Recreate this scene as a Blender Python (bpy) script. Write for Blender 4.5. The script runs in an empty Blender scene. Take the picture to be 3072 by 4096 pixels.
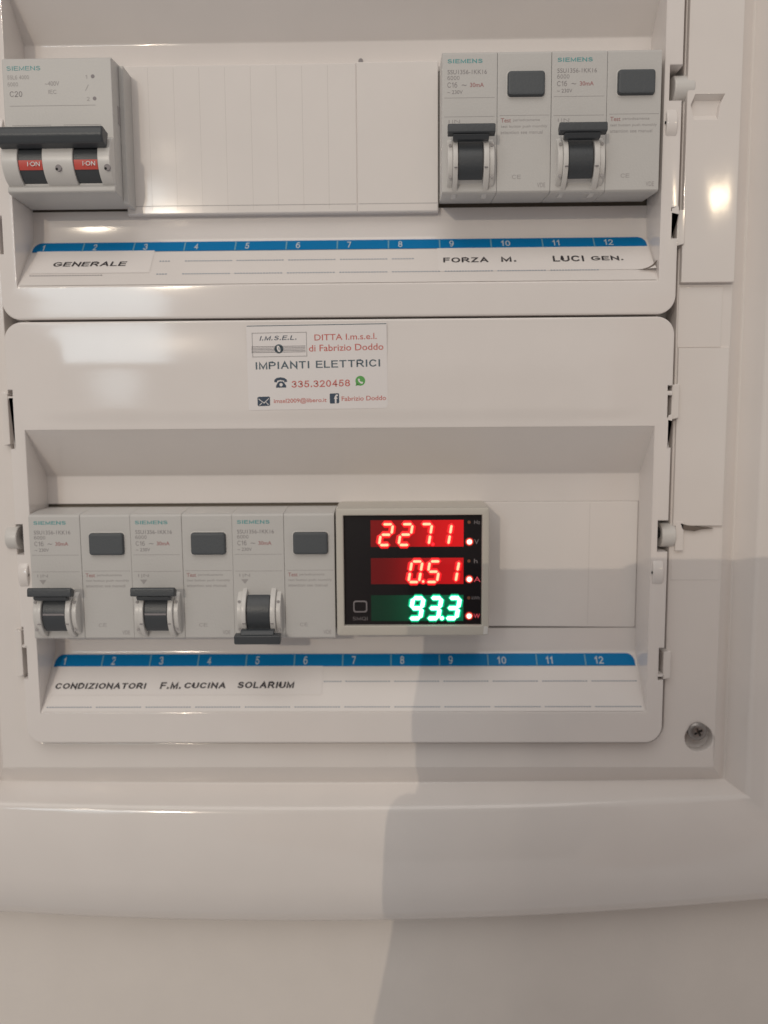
import bpy, bmesh, math, random
from mathutils import Vector, Matrix
from mathutils.geometry import tessellate_polygon
random.seed(4)
S = 0.001                                   # everything below is written in millimetres
scene = bpy.context.scene
C = scene.collection
sin, cos, rad, pi = math.sin, math.cos, math.radians, math.pi

# ------------------------------------------------------------------ camera
cam_d = bpy.data.cameras.new('camera'); cam = bpy.data.objects.new('camera', cam_d); C.objects.link(cam)
tilt, yaw, roll = rad(6.2), rad(0.9), 0.007
f = Vector((-sin(yaw)*cos(tilt), cos(yaw)*cos(tilt), -sin(tilt)))
r = f.cross(Vector((0, 0, 1))).normalized(); u = r.cross(f)
r2 = r*cos(roll)-u*sin(roll); u2 = u*cos(roll)+r*sin(roll)
cam.matrix_world = Matrix(((r2.x, u2.x, -f.x, 0), (r2.y, u2.y, -f.y, -0.268), (r2.z, u2.z, -f.z, 0), (0, 0, 0, 1)))
cam_d.sensor_fit = 'VERTICAL'; cam_d.sensor_height = 36; cam_d.lens = 36*3190/4096
cam_d.clip_start = 0.02; cam_d.clip_end = 30
cam_d.dof.use_dof = True; cam_d.dof.focus_distance = 0.252; cam_d.dof.aperture_fstop = 6.5
scene.camera = cam
scene.render.resolution_x, scene.render.resolution_y = 768, 1024

# ------------------------------------------------------------------ room light
world = bpy.data.worlds.new('World'); scene.world = world; world.use_nodes = True
bg = world.node_tree.nodes['Background']; bg.inputs[0].default_value = (1.0, 0.942, 0.905, 1); bg.inputs[1].default_value = 0.33
scene.view_settings.view_transform = 'Standard'; scene.view_settings.look = 'None'
scene.view_settings.exposure = 0.09; scene.view_settings.gamma = 1

def lamp(name, kind, loc, power, color, **kw):
    d = bpy.data.lights.new(name, kind); d.energy = power; d.color = color
    for k, v in kw.items(): setattr(d, k, v)
    o = bpy.data.objects.new(name, d); o.location = [c*S for c in loc]; C.objects.link(o)
    return o
def aim(o, tgt=(0, 0, 0)):
    o.rotation_euler = (Vector(tgt)*S-o.location).to_track_quat('-Z', 'Y').to_euler()
lamp('key_bulb', 'POINT', (-674, -2200, 572), 28, (1, 0.84, 0.66), shadow_soft_size=0.0035)
lamp('small_bulb', 'POINT', (-674, -2200, 816), 0.12, (1, 0.83, 0.62), shadow_soft_size=0.012)
lamp('second_bulb', 'POINT', (-940, -2200, 860), 4.5, (1, 0.85, 0.66), shadow_soft_size=0.034)
lamp('right_bulb', 'POINT', (1005, -2200, 667), 3.0, (1, 0.80, 0.55), shadow_soft_size=0.03)
w_ = lamp('window_light', 'AREA', (-1000, -2500, 590), 3.4, (0.80, 0.93, 1.0), shape='RECTANGLE', size=0.42, size_y=0.48); aim(w_)
w2 = lamp('window_light', 'AREA', (-960, -2500, 150), 0.2, (0.80, 0.93, 1.0), shape='DISK', size=0.16); aim(w2)
c_ = lamp('overhead_fill', 'AREA', (-300, -1300, 1500), 9, (1, 0.95, 0.89), shape='RECTANGLE', size=1.6, size_y=1.2); aim(c_)  # broad overhead fill, added so downward faces shade darker

# ------------------------------------------------------------------ materials
MATS = {}
def mat(name, col, rough=0.4, bump=0.0, bscale=900, mottle=0.03, metal=0, emit=None, estr=0, coat=0, spec=0.5):
    m = bpy.data.materials.new(name); m.use_nodes = True; nt = m.node_tree; b = nt.nodes['Principled BSDF']
    b.inputs['Roughness'].default_value = rough; b.inputs['Metallic'].default_value = metal
    b.inputs['Coat Weight'].default_value = coat; b.inputs['Coat Roughness'].default_value = 0.08
    b.inputs['Specular IOR Level'].default_value = spec
    tc = nt.nodes.new('ShaderNodeTexCoord')
    n = nt.nodes.new('ShaderNodeTexNoise'); n.inputs['Scale'].default_value = 60; n.inputs['Detail'].default_value = 6
    nt.links.new(tc.outputs['Object'], n.inputs['Vector'])
    mx = nt.nodes.new('ShaderNodeMix'); mx.data_type = 'RGBA'
    mx.inputs[6].default_value = (*[c*(1-mottle) for c in col], 1); mx.inputs[7].default_value = (*[min(1, c*(1+mottle)) for c in col], 1)
    nt.links.new(n.outputs['Fac'], mx.inputs[0]); nt.links.new(mx.outputs[2], b.inputs['Base Color'])
    rr = nt.nodes.new('ShaderNodeMapRange'); rr.inputs[3].default_value = rough*0.85; rr.inputs[4].default_value = min(1, rough*1.2)
    n2 = nt.nodes.new('ShaderNodeTexNoise'); n2.inputs['Scale'].default_value = 25; n2.inputs['Detail'].default_value = 4
    nt.links.new(tc.outputs['Object'], n2.inputs['Vector']); nt.links.new(n2.outputs['Fac'], rr.inputs[0]); nt.links.new(rr.outputs[0], b.inputs['Roughness'])
    if bump:
        n3 = nt.nodes.new('ShaderNodeTexNoise'); n3.inputs['Scale'].default_value = bscale; n3.inputs['Detail'].default_value = 3
        bp = nt.nodes.new('ShaderNodeBump'); bp.inputs['Strength'].default_value = bump; bp.inputs['Distance'].default_value = 0.0002
        nt.links.new(tc.outputs['Object'], n3.inputs['Vector']); nt.links.new(n3.outputs['Fac'], bp.inputs['Height']); nt.links.new(bp.outputs['Normal'], b.inputs['Normal'])
    if emit:
        b.inputs['Emission Color'].default_value = (*emit, 1); b.inputs['Emission Strength'].default_value = estr
    MATS[name] = m; return m
WHITE = mat('white_plastic', (0.81, 0.765, 0.740), 0.085, 0.03, 120)
FRAME = mat('frame_plastic', (0.80, 0.755, 0.725), 0.085, 0.04, 130)
BLANK = mat('blank_plastic', (0.81, 0.77, 0.745), 0.085, 0.03, 90)
WALL = mat('wall_paint', (0.75, 0.70, 0.655), 0.8, 0.5, 500, 0.04)
GREY = mat('breaker_plastic', (0.57, 0.56, 0.545), 0.38, 0.3, 1500)
CHEEK = mat('cheek_plastic', (0.68, 0.665, 0.645), 0.3, 0.1, 900)
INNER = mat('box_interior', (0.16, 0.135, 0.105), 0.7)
DARK = mat('toggle_plastic', (0.055, 0.062, 0.070), 0.38, 0.3, 1500)
BTN = mat('button_plastic', (0.078, 0.088, 0.098), 0.5, 0.4, 1500)
RED = mat('red_flag', (0.62, 0.09, 0.07), 0.4)
METER = mat('meter_housing', (0.56, 0.53, 0.475), 0.4, 0.3, 1200)
BLACK = mat('black_panel', (0.012, 0.010, 0.012), 0.32)
def window_mat(name, base, glow, lo, hi, x0=-8.7, x1=22.4):
    """tinted filter of a lit display: the light behind it grows towards the right-hand figures"""
    m = mat(name, base, 0.35, mottle=0.1); nt = m.node_tree; b = nt.nodes['Principled BSDF']
    tc = nt.nodes.new('ShaderNodeTexCoord'); sp_ = nt.nodes.new('ShaderNodeSeparateXYZ'); mr = nt.nodes.new('ShaderNodeMapRange')
    mr.interpolation_type = 'SMOOTHERSTEP'
    mr.inputs[1].default_value = x0*S; mr.inputs[2].default_value = x1*S; mr.inputs[3].default_value = lo; mr.inputs[4].default_value = hi
    nt.links.new(tc.outputs['Object'], sp_.inputs[0]); nt.links.new(sp_.outputs[0], mr.inputs[0])
    nt.links.new(mr.outputs[0], b.inputs['Emission Strength']); b.inputs['Emission Color'].default_value = (*glow, 1); return m
REDWIN = window_mat('red_window', (0.10, 0.004, 0.005), (1, 0.008, 0.012), 0.10, 0.55)
REDWIN2 = window_mat('dim_red_window', (0.10, 0.006, 0.008), (1, 0.008, 0.012), 0.05, 0.42)
GRNWIN = window_mat('green_window', (0.006, 0.04, 0.022), (0.0, 1, 0.42), 0.004, 0.09)
def emis(name, col, s):
    m = bpy.data.materials.new(name); m.use_nodes = True; nt = m.node_tree
    b = nt.nodes['Principled BSDF']; b.inputs['Base Color'].default_value = (*[c*0.3 for c in col], 1)
    b.inputs['Emission Color'].default_value = (*col, 1); b.inputs['Emission Strength'].default_value = s; return m
SEGR = emis('lit_red_segment', (1.0, 0.42, 0.22), 1.7)
SEGRH = emis('red_segment_edge', (1.0, 0.02, 0.03), 1.6)
SEGG = emis('lit_green_segment', (0.80, 1.0, 0.95), 2.6)
SEGGH = emis('green_segment_edge', (0.02, 1.0, 0.48), 1.6)
SEGRO = emis('red_glow', (1.0, 0.008, 0.012), 0.75)
SEGGO = emis('green_glow', (0.0, 0.62, 0.26), 0.55)
LEDO = emis('led_glow', (0.55, 0.03, 0.02), 0.35)
LED = emis('lit_red_led', (1.0, 0.62, 0.50), 2.6)
LEDH = emis('led_rim', (1.0, 0.10, 0.07), 1.5)
LEDOFF = mat('unlit_led', (0.22, 0.09, 0.05), 0.4)
BLUE = mat('blue_strip', (0.0, 0.185, 0.46), 0.4, spec=0.15)
INSERT = mat('label_insert', (0.795, 0.752, 0.728), 0.35)
PAPER = mat('paper', (0.81, 0.768, 0.748), 0.6, 0.2, 800)
STICK = mat('sticker_paper', (0.80, 0.765, 0.76), 0.45)
INK = mat('black_ink', (0.035, 0.03, 0.035), 0.6)
GINK = mat('grey_ink', (0.27, 0.25, 0.26), 0.6)
LINK = mat('light_grey_ink', (0.38, 0.36, 0.36), 0.6)
SCORE = mat('score_shade', (0.62, 0.585, 0.56), 0.3)
TEAL = mat('teal_ink', (0.10, 0.36, 0.37), 0.5)
MINK = mat('maroon_ink', (0.42, 0.22, 0.22), 0.6)
NAVY = mat('navy_ink', (0.045, 0.07, 0.11), 0.6)
SLATE = mat('slate_ink', (0.09, 0.13, 0.16), 0.6)
REDINK = mat('red_ink', (0.60, 0.16, 0.14), 0.6)
WGREEN = mat('green_ink', (0.12, 0.40, 0.10), 0.6)
DASH = mat('dash_ink', (0.34, 0.38, 0.44), 0.6)
NUMW = mat('strip_number_white', (0.55, 0.62, 0.66), 0.5)
DIVW = mat('strip_divider', (0.16, 0.36, 0.48), 0.5)
PANINK = mat('panel_print_grey', (0.20, 0.18, 0.19), 0.5)
PANRED = mat('panel_print_lit', (0.45, 0.05, 0.07), 0.5, emit=(1, 0.1, 0.14), estr=0.35)
STEEL = mat('screw_steel', (0.30, 0.28, 0.27), 0.38, 0.3, 1500, metal=0.8)
HOLE = mat('black_hole', (0.01, 0.01, 0.01), 0.8)
DKBROWN = mat('dark_brown', (0.16, 0.13, 0.11), 0.8)  # dark brown of the wedge crack and a corner mark
LITR = mat('mark_light', (0.75, 0.76, 0.76), 0.6)
PHONE = mat('phone_shell', (0.03, 0.03, 0.035), 0.3)
SKIN = mat('skin', (0.50, 0.31, 0.22), 0.5)
SHIRT = mat('shirt_cloth', (0.16, 0.17, 0.22), 0.9)

# ------------------------------------------------------------------ mesh helpers (mm)
def link(name, me, m, parent=None, bevel=0, smooth=True, seg=2):
    o = bpy.data.objects.new(name, me); C.objects.link(o)
    for mm in (m if isinstance(m, (list, tuple)) else [m]): me.materials.append(mm)
    if parent: o.parent = parent
    if smooth:
        for p in me.polygons: p.use_smooth = True
        if not bevel:
            me.set_sharp_from_angle(angle=rad(34)); w = o.modifiers.new('normals', 'WEIGHTED_NORMAL'); w.keep_sharp = True; w.weight = 90
    if bevel:
        b = o.modifiers.new('bevel', 'BEVEL'); b.width = bevel*S; b.segments = seg; b.limit_method = 'ANGLE'; b.angle_limit = rad(28)
        w = o.modifiers.new('normals', 'WEIGHTED_NORMAL'); w.keep_sharp = True
    return o
class MB:
    def __init__(s): s.v = []; s.f = []; s.mi = []
    def add(s, vs, fs, mi=0):
        n = len(s.v); s.v += [tuple(v) for v in vs]; s.f += [tuple(n+i for i in q) for q in fs]; s.mi += [mi]*len(fs)
    def box(s, x0, x1, y0, y1, z0, z1, mi=0):
        s.add([(x0, y0, z0), (x1, y0, z0), (x1, y1, z0), (x0, y1, z0), (x0, y0, z1), (x1, y0, z1), (x1, y1, z1), (x0, y1, z1)],
              [(0, 1, 5, 4), (1, 2, 6, 5), (2, 3, 7, 6), (3, 0, 4, 7), (4, 5, 6, 7), (3, 2, 1, 0)], mi)
    def loops(s, lps, closed=True, cap0=False, cap1=False, mi=0):
        n = len(lps[0]); b = len(s.v)
        for l in lps: s.v += [tuple(p) for p in l]
        for k in range(len(lps)-1):
            for i in range(n if closed else n-1):
                j = (i+1) % n; a = b+k*n; c = a+n
                s.f.append((a+i, a+j, c+j, c+i)); s.mi.append(mi)
        if cap0: s.f.append(tuple(b+i for i in range(n))[::-1]); s.mi.append(mi)
        if cap1: s.f.append(tuple(b+(len(lps)-1)*n+i for i in range(n))); s.mi.append(mi)
    def prism_x(s, yz, x0, x1, mi=0):
        s.loops([[(x0, y, z) for y, z in yz], [(x1, y, z) for y, z in yz]], True, True, True, mi)
    def prism_y(s, xz, y0, y1, mi=0):
        s.loops([[(x, y0, z) for x, z in xz], [(x, y1, z) for x, z in xz]], True, True, True, mi)
    def cylx(s, x0, x1, yc, zc, r, n=32, mi=0, a0=0, a1=2*pi):
        s.prism_x([(yc+r*cos(a0+(a1-a0)*i/n), zc+r*sin(a0+(a1-a0)*i/n)) for i in range(n)], x0, x1, mi)
    def cyly(s, y0, y1, xc, zc, r, n=32, mi=0):
        s.prism_y([(xc+r*cos(2*pi*i/n), zc+r*sin(2*pi*i/n)) for i in range(n)], y0, y1, mi)
    def tess(s, polys, mi=0):
        """front face from an outline with holes; polys: lists of 3-D points"""
        tri = tessellate_polygon([[Vector((p[0], p[2], 0)) for p in pl] for pl in polys])
        flat = [p for pl in polys for p in pl]
        s.add(flat, [tuple(t) for t in tri], mi)
    def build(s, name, m, parent=None, bevel=0, smooth=True, seg=2, fix=True, weld=True):
        me = bpy.data.meshes.new(name)
        me.from_pydata([(x*S, y*S, z*S) for x, y, z in s.v], [], s.f)
        for p, i in zip(me.polygons, s.mi): p.material_index = i
        bm = bmesh.new(); bm.from_mesh(me)
        if weld: bmesh.ops.remove_doubles(bm, verts=bm.verts, dist=1e-7)
        if fix: bmesh.ops.recalc_face_normals(bm, faces=bm.faces)
        bm.to_mesh(me); bm.free()
        return link(name, me, m, parent, bevel, smooth, seg)

def thing(name, label, cat, loc=(0, 0, 0), group=None):
    o = bpy.data.objects.new(name, None); C.objects.link(o); o.location = [c*S for c in loc]; o.empty_display_size = 0.01
    o['label'] = label; o['category'] = cat
    if group: o['group'] = group
    return o
def tag(o, label, cat, group=None):
    o['label'] = label; o['category'] = cat
    if group: o['group'] = group
    return o

def area(p): return sum(p[i-1][0]*p[i][1]-p[i][0]*p[i-1][1] for i in range(len(p)))/2
def inset(p, d):
    """miter offset of an (x, z) polygon, inwards for d > 0"""
    n = len(p); sg = 1 if area(p) > 0 else -1; out = []
    for i in range(n):
        a, b, c = Vector(p[i-1]), Vector(p[i]), Vector(p[(i+1) % n])
        e1 = (b-a).normalized(); e2 = (c-b).normalized()
        n1 = Vector((-e1.y, e1.x))*sg; n2 = Vector((-e2.y, e2.x))*sg
        m = n1+n2; k = m.length_squared
        m = m*(2/k) if k > 0.2 else n1
        out.append(tuple(b+m*d))
    return out
def rrect(x0, x1, z0, z1, r=(1, 1, 1, 1), n=8):
    """rounded rectangle, ccw from bottom-left; r = bl, br, tr, tl"""
    pts = []
    for (cx, cz, a, rr) in ((x0, z0, pi, r[0]), (x1, z0, 1.5*pi, r[1]), (x1, z1, 0, r[2]), (x0, z1, .5*pi, r[3])):
        sx = 1 if cx == x0 else -1; sz = 1 if cz == z0 else -1
        if rr <= 0: pts.append((cx, cz)); continue
        for i in range(n+1):
            t = a+i/n*pi/2; pts.append((cx+sx*rr+rr*cos(t), cz+sz*rr+rr*sin(t)))
    return pts
def plate(mb, outline, holes, yf, depth, fil=0.5, hfil=0.3, hdepth=None, mi=0):
    """a plate facing -Y with rounded front edges, rounded holes and side walls"""
    lv = [(yf+depth, 0), (yf+fil, 0), (yf+fil*.29, fil*.29), (yf, fil)]
    L = [[(x, y, z) for x, z in inset(outline, o)] for y, o in lv]
    mb.loops(L, mi=mi)
    fr = [L[-1]]
    for k, h in enumerate(holes):
        hd = depth if hdepth is None else hdepth[k]
        if hd is None: fr.append([(x, yf, z) for x, z in h]); continue
        lh = [(yf, -hfil), (yf+hfil*.29, -hfil*.29), (yf+hfil, 0)]+([(yf+hd, 0)] if hd > hfil else [])
        H = [[(x, y, z) for x, z in inset(h, o)] for y, o in lh]
        mb.loops(H, mi=mi); fr.append(H[0])
    mb.tess(fr, mi)

_font_cache = {}
def _arc(cx, cy, rx, ry, a0, a1, n=12): return [(cx+rx*cos(rad(a0+(a1-a0)*i/n)), cy+ry*sin(rad(a0+(a1-a0)*i/n))) for i in range(n+1)]
_RB = [(0, 0), (0, 1), (.38, 1)]+_arc(.38, .74, .25, .26, 90, -90)+[(0, .48)]
GLYPHS = {
 'A': (.72, [[(0, 0), (.36, 1), (.72, 0)], [(.14, .32), (.58, .32)]]), 'C': (.70, [_arc(.37, .5, .37, .5, 42, 318, 20)]),
 'D': (.68, [[(0, 0), (0, 1), (.3, 1)]+_arc(.3, .5, .38, .5, 90, -90)+[(0, 0)]]), 'E': (.58, [[(.58, 1), (0, 1), (0, 0), (.6, 0)], [(0, .53), (.53, .53)]]),
 'F': (.54, [[(.55, 1), (0, 1), (0, 0)], [(0, .52), (.48, .52)]]), 'G': (.74, [_arc(.38, .5, .38, .5, 45, 318, 20)+[(.74, .18), (.74, .46), (.42, .46)]]),
 'I': (.08, [[(.04, 0), (.04, 1)]]), 'L': (.50, [[(0, 1), (0, 0), (.52, 0)]]), 'M': (.78, [[(0, 0), (0, 1), (.39, .08), (.78, 1), (.78, 0)]]),
 'N': (.66, [[(0, 0), (0, 1), (.66, 0), (.66, 1)]]), 'O': (.78, [_arc(.39, .5, .39, .5, 90, 450, 28)]), 'P': (.63, [_RB]),
 'R': (.68, [_RB, [(.34, .48), (.68, 0)]]), 'S': (.62, [_arc(.32, .76, .27, .24, 25, 270)+_arc(.32, .26, .30, .26, 90, -155)]),
 'T': (.64, [[(0, 1), (.64, 1)], [(.32, 1), (.32, 0)]]), 'U': (.64, [[(0, 1), (0, .33)]+_arc(.32, .33, .32, .33, 180, 360)+[(.64, 1)]]),
 'Z': (.62, [[(.02, 1), (.60, 1), (0, 0), (.62, 0)]]), '.': (.10, [[(.05, 0), (.05, .12)]]), 'Q': (.78, [_arc(.39, .5, .39, .5, 90, 450, 28), [(.48, .25), (.76, -.04)]]),
 '0': (.54, [_arc(.27, .5, .27, .5, 90, 450, 24)]), '1': (.34, [[(.04, .76), (.26, 1), (.26, 0)]]), '2': (.54, [_arc(.27, .73, .26, .27, 165, -35)+[(0, 0), (.56, 0)]]),
 '3': (.54, [_arc(.26, .76, .24, .24, 160, -90)+_arc(.26, .26, .28, .26, 90, -160)]), '4': (.56, [[(.42, 0), (.42, 1), (0, .3), (.58, .3)]]),
 '5': (.54, [[(.50, 1), (.12, 1), (.06, .52)]+_arc(.26, .32, .28, .32, 125, -160)]), '6': (.54, [_arc(.27, .31, .27, .31, 90, 450, 20), _arc(.33, .42, .33, .58, 70, 190)]),
 '7': (.54, [[(0, 1), (.54, 1), (.2, 0)]]), '8': (.54, [_arc(.27, .76, .23, .24, 90, 450, 20), _arc(.27, .27, .27, .27, 90, 450, 20)]),
 '9': (.54, [_arc(.27, .69, .27, .31, 90, 450, 20), _arc(.21, .58, .33, .58, -110, 10)]), ' ': (.22, [])}
def stroke_text(s, w, shear):
    """plain grotesque capitals drawn as ribbons"""
    vs, fs, x0, lay = [], [], 0, 0
    for ch in s:
        wd, lines = GLYPHS[ch]
        for ln in lines:
            lay += 1; P = [Vector((x0+a, b)) for a, b in ln]; n = len(P); L, R = [], []
            shut = (P[0]-P[-1]).length < 1e-4
            for i in range(n):
                a = P[i-1] if i else (P[-2] if shut else None); b = P[(i+1)] if i < n-1 else (P[1] if shut else None)
                d1 = (P[i]-a).normalized() if a is not None else None; d2 = (b-P[i]).normalized() if b is not None else None
                d1 = d1 or d2; d2 = d2 or d1
                n1, n2 = Vector((-d1.y, d1.x)), Vector((-d2.y, d2.x)); m = n1+n2; k = m.length_squared
                m = m*(2/k) if k > .35 else m*(2/.35)
                if not shut and i in (0, n-1): e = (d1*(-1 if i == 0 else 1))*w*.5
                else: e = Vector((0, 0))
                L.append(P[i]+m*w/2+e); R.append(P[i]-m*w/2+e)
            b0 = len(vs)
            for l, r_ in zip(L, R): vs += [(l.x+l.y*shear, l.y, lay % 5), (r_.x+r_.y*shear, r_.y, lay % 5)]
            fs += [(b0+2*i, b0+2*i+1, b0+2*i+3, b0+2*i+2) for i in range(n-1)]
        x0 += wd+.16+w
    return vs, fs
def text_mesh(s, bold=0.0, shear=0.0):
    key = (s, bold, shear)
    if key in _font_cache: return _font_cache[key]
    cu = bpy.data.curves.new('txt', 'FONT'); cu.body = s; cu.size = 1; cu.offset = bold; cu.shear = shear; cu.resolution_u = 4
    o = bpy.data.objects.new('txt', cu); C.objects.link(o); bpy.context.view_layer.update()
    dg = bpy.context.evaluated_depsgraph_get(); me = bpy.data.meshes.new_from_object(o.evaluated_get(dg))
    vs = [tuple(v.co) for v in me.vertices]; fs = [tuple(p.vertices) for p in me.polygons]
    bpy.data.objects.remove(o); bpy.data.curves.remove(cu); bpy.data.meshes.remove(me)
    _font_cache[key] = (vs, fs); return vs, fs
def put_text(mb, s, x0, x1, z0, z1, y, bold=0.0, shear=0.0, mi=0, rot=0.0):
    """fit the word into the box (x0..x1, z0..z1) on the surface y (number or function of z)"""
    plain = all(c in GLYPHS for c in s)
    if plain: vs, fs = stroke_text(s, .105+bold*1.3, shear)
    else: vs, fs = text_mesh(s, 0.0, shear)
    if plain: pass
    elif bold:                                   # overstrike: three prints a hair apart
        n0 = len(vs); sh = bold*1.1
        vs = [(v[0]+dx, v[1]+dz_, k_) for k_, (dx, dz_) in enumerate(((0, 0), (sh, 0), (sh/2, sh*.7))) for v in vs]
        fs = [tuple(i+n0*k_ for i in q_) for k_ in range(3) for q_ in fs]
    else: vs = [(v[0], v[1], 0) for v in vs]
    ax, bx = min(v[0] for v in vs), max(v[0] for v in vs); az, bz = min(v[1] for v in vs), max(v[1] for v in vs)
    out = []
    for v in vs:
        X = x0+(v[0]-ax)/(bx-ax)*(x1-x0); Z = z0+(v[1]-az)/(bz-az)*(z1-z0)
        Z += ((v[0]-ax)/(bx-ax))*(x1-x0)*rot
        out.append((X, (y(Z) if callable(y) else y)-.004*v[2], Z))
    mb.add(out, fs, mi)
def txt(name, s, x0, x1, z0, z1, y, m, parent, **k):
    mb = MB(); put_text(mb, s, x0, x1, z0, z1, y, **k); return mb.build(name, m, parent, smooth=False, fix=False, weld=False)

def smooth01(t): t = max(0, min(1, t)); return t*t*(3-2*t)

# ------------------------------------------------------------------ wall
mb = MB(); mb.add([(-900, 16, -900), (900, 16, -900), (900, 16, 900), (-900, 16, 900)], [(0, 1, 2, 3)])
wall = mb.build('wall', WALL, fix=False); wall['kind'] = 'structure'

# ------------------------------------------------------------------ board frame
board = thing('distribution_board', 'cream plastic surround of the electrical distribution board on the wall', 'electrical panel')
def bowl(x, zb, amp): return zb+amp*((x+40)/155)**2
XS = [-141.5+i*(111.5+141.5)/40 for i in range(41)]
def frame_loop(xl, xr, zb, y, amp):
    pts = [(xl, y, 230), (xl, y, 160), (xl, y, 60), (xl, y, -40)]
    for i in range(41):
        t = i/40; x = xl+(xr-xl)*t
        pts.append((x, y, bowl(x, zb, amp)))
    pts += [(xr, y, -40), (xr, y, 60), (xr, y, 160), (xr, y, 230)]
    return pts
mb = MB()
FL = [(-141.5, 111.6, -121.0, 4.5, 0), (-141.9, 112.0, -121.5, 4.7, 0), (-142.3, 112.4, -122.2, 5.2, 0.2), (-145.2, 116.2, -127.6, 8.2, 1.0), (-145.8, 117.0, -128.6, 8.4, 1.4), (-146.2, 117.6, -129.2, 8.0, 1.8),
      (-148.4, 121.0, -133.2, 0.6, 4.0), (-149.0, 122.0, -134.3, -0.4, 4.6), (-150.2, 123.6, -136.0, -1.2, 5.0),
      (-154, 129, -142, -2.6, 5.4), (-160, 136, -150, -3.4, 5.8), (-168, 144, -161, -3.0, 6.4), (-173, 149, -167.5, -1.6, 6.6), (-178, 154, -173.4, 0.6, 6.8), (-182, 158, -177.9, 3.2, 7.0), (-184, 160, -180.5, 6.2, 7.2), (-185.2, 161.2, -182.0, 10, 7.5), (-185.4, 161.4, -182.4, 15.9, 7.5)]
mb.loops([frame_loop(*l) for l in FL], closed=False)
mb.build('bezel', FRAME, board, fix=False)
# flat inner field with the opening for the covers and the screw well
scr = (105.5, -107.8)
well = [(scr[0]+.7+4.9*cos(2*pi*i/28), scr[1]-2.6+4.9*sin(2*pi*i/28)) for i in range(28)]
open_ = [(-132.3, -111.6), (-127.5, -112.3), (88, -112.3), (93.0, -111.0), (93.9, -106), (93.9, 220), (-132.3, 220)]
open_ = rrect(-132.0, 93.6, -112.1, 220, (6.5, 6.5, 0, 0), 8)
mb = MB(); plate(mb, [(-141.5, -121), (111.6, -121), (111.6, 230), (-141.5, 230)], [open_, well], 4.5, 0.6, 0.02, 0.5, hdepth=[10, 4])
mb.build('inner_field', FRAME, board)
mb = MB()
w0 = [(x, 8.4, z) for x, z in well]; w1 = [(scr[0]+(x-scr[0])*.55, 10.5, scr[1]+(z-scr[1])*.55) for x, z in well]
mb.loops([w0, w1], cap1=True); mb.build('screw_well', FRAME, board, fix=False)
# raised fields on the right-hand side
def panel(z0, z1, x0, x1, y, holes=(), dp=3):
    m_ = MB(); plate(m_, [(x0, z0), (x1, z0), (x1, z1), (x0, z1)], list(holes), y, dp, 0.45, 0.15)
    return m_.build('raised_field', FRAME, board)
slot = [(96.4, 97.0), (104.0, 97.0), (104.6, 101.6), (106.0, 104.9), (96.6, 104.9), (95.2, 101.6)]
lugn = [(94.6, 103.2), (97.5, 103.2), (97.5, 113.2), (94.6, 113.2)]
panel(46.0, 228, 94.0, 111.4, 2.2, [slot])
panel(-34.9, 25.0, 94.3, 111.2, 3.4)
panel(-53.9, -35.3, 94.3, 111.2, 4.3, dp=.3)
panel(25.1, 45.0, 94.0, 108.6, 4.1, dp=1)
mb = MB()                                              # sloping tray under the slot
mb.add([(96.6, 2.4, 104.9), (106, 2.4, 104.9), (104.6, 7.5, 102.0), (95.2, 7.5, 102.0), (104.0, 2.4, 97.0), (96.4, 2.4, 97.0)], [(0, 1, 2, 3), (3, 2, 4, 5)])
mb.build('slot_floor', FRAME, board, fix=False)
mb = MB(); mb.add([(-135, 14.0, -115), (97, 14.0, -115), (97, 14.0, 225), (-135, 14.0, 225)], [(0, 1, 2, 3)])
# back box: ledge behind the gaps, dark interior behind the module windows
mb = MB(); mb.tess([[(-134, 14.8, -114), (96, 14.8, -114), (96, 14.8, 224), (-134, 14.8, 224)],
                    [(-128, 14.8, -106), (90, 14.8, -106), (90, 14.8, 218), (-128, 14.8, 218)]])
mb.build('ledge', FRAME, board, fix=False)
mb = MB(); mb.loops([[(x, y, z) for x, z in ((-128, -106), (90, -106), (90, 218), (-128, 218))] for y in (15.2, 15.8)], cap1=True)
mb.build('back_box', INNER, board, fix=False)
# hinge lugs
def lug(x0, x1, zc, rr=4.3, y=6.2):
    m_ = MB(); m_.cylx(x0, x1, y, zc, rr, 28); o = m_.build('hinge_lug', CHEEK, board, bevel=0.5)
    return o
lug(90.0, 96.6, 107.6); lug(90.4, 95.2, -38.2, 4.2); lug(-135.2, -131.0, -38.0, 4.2); lug(-139, -130, 107.5)
for (x, z, y) in ((88.8, -37.4, 6.0), (-129.6, -37.6, 6.0)):
    m_ = MB(); m_.cylx(x, x+1.6 if x > 0 else x+1.6, y, z, 1.9, 16); m_.build('hinge_pin', HOLE, board)
m_ = MB(); m_.prism_x([(3.2, -33.2), (6, -33.6), (6, -43.4), (3.2, -43.4)], 95.2, 98.0); m_.build('lug_seat', FRAME, board, bevel=.3)
m_ = MB(); m_.prism_y([(96.8, -33.9), (99.2, -34.6), (108, -35.6), (104, -35.9), (101.5, -36.6), (97.6, -36.0)], 3.2, 4.2); m_.build('crack', DKBROWN, board, bevel=0)
for z0, z1 in ((57.6, 69.2), (1.2, 13.2), (-88.2, -78.0)):
    m_ = MB(); m_.prism_y([(91.9, z0), (94.4, z0+.6), (94.4, z1), (91.9, z1-.5)], 1.6, 8); m_.build('hinge_tab', FRAME, board, bevel=.25)
for z0, z1 in ((-6, 12), (-87, -70)):
    m_ = MB(); m_.prism_y([(-133.4, z0), (-131.2, z0+.5), (-131.2, z1-.5), (-133.4, z1)], 2.2, 8); m_.build('hinge_tab', FRAME, board, bevel=.25)
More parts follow.
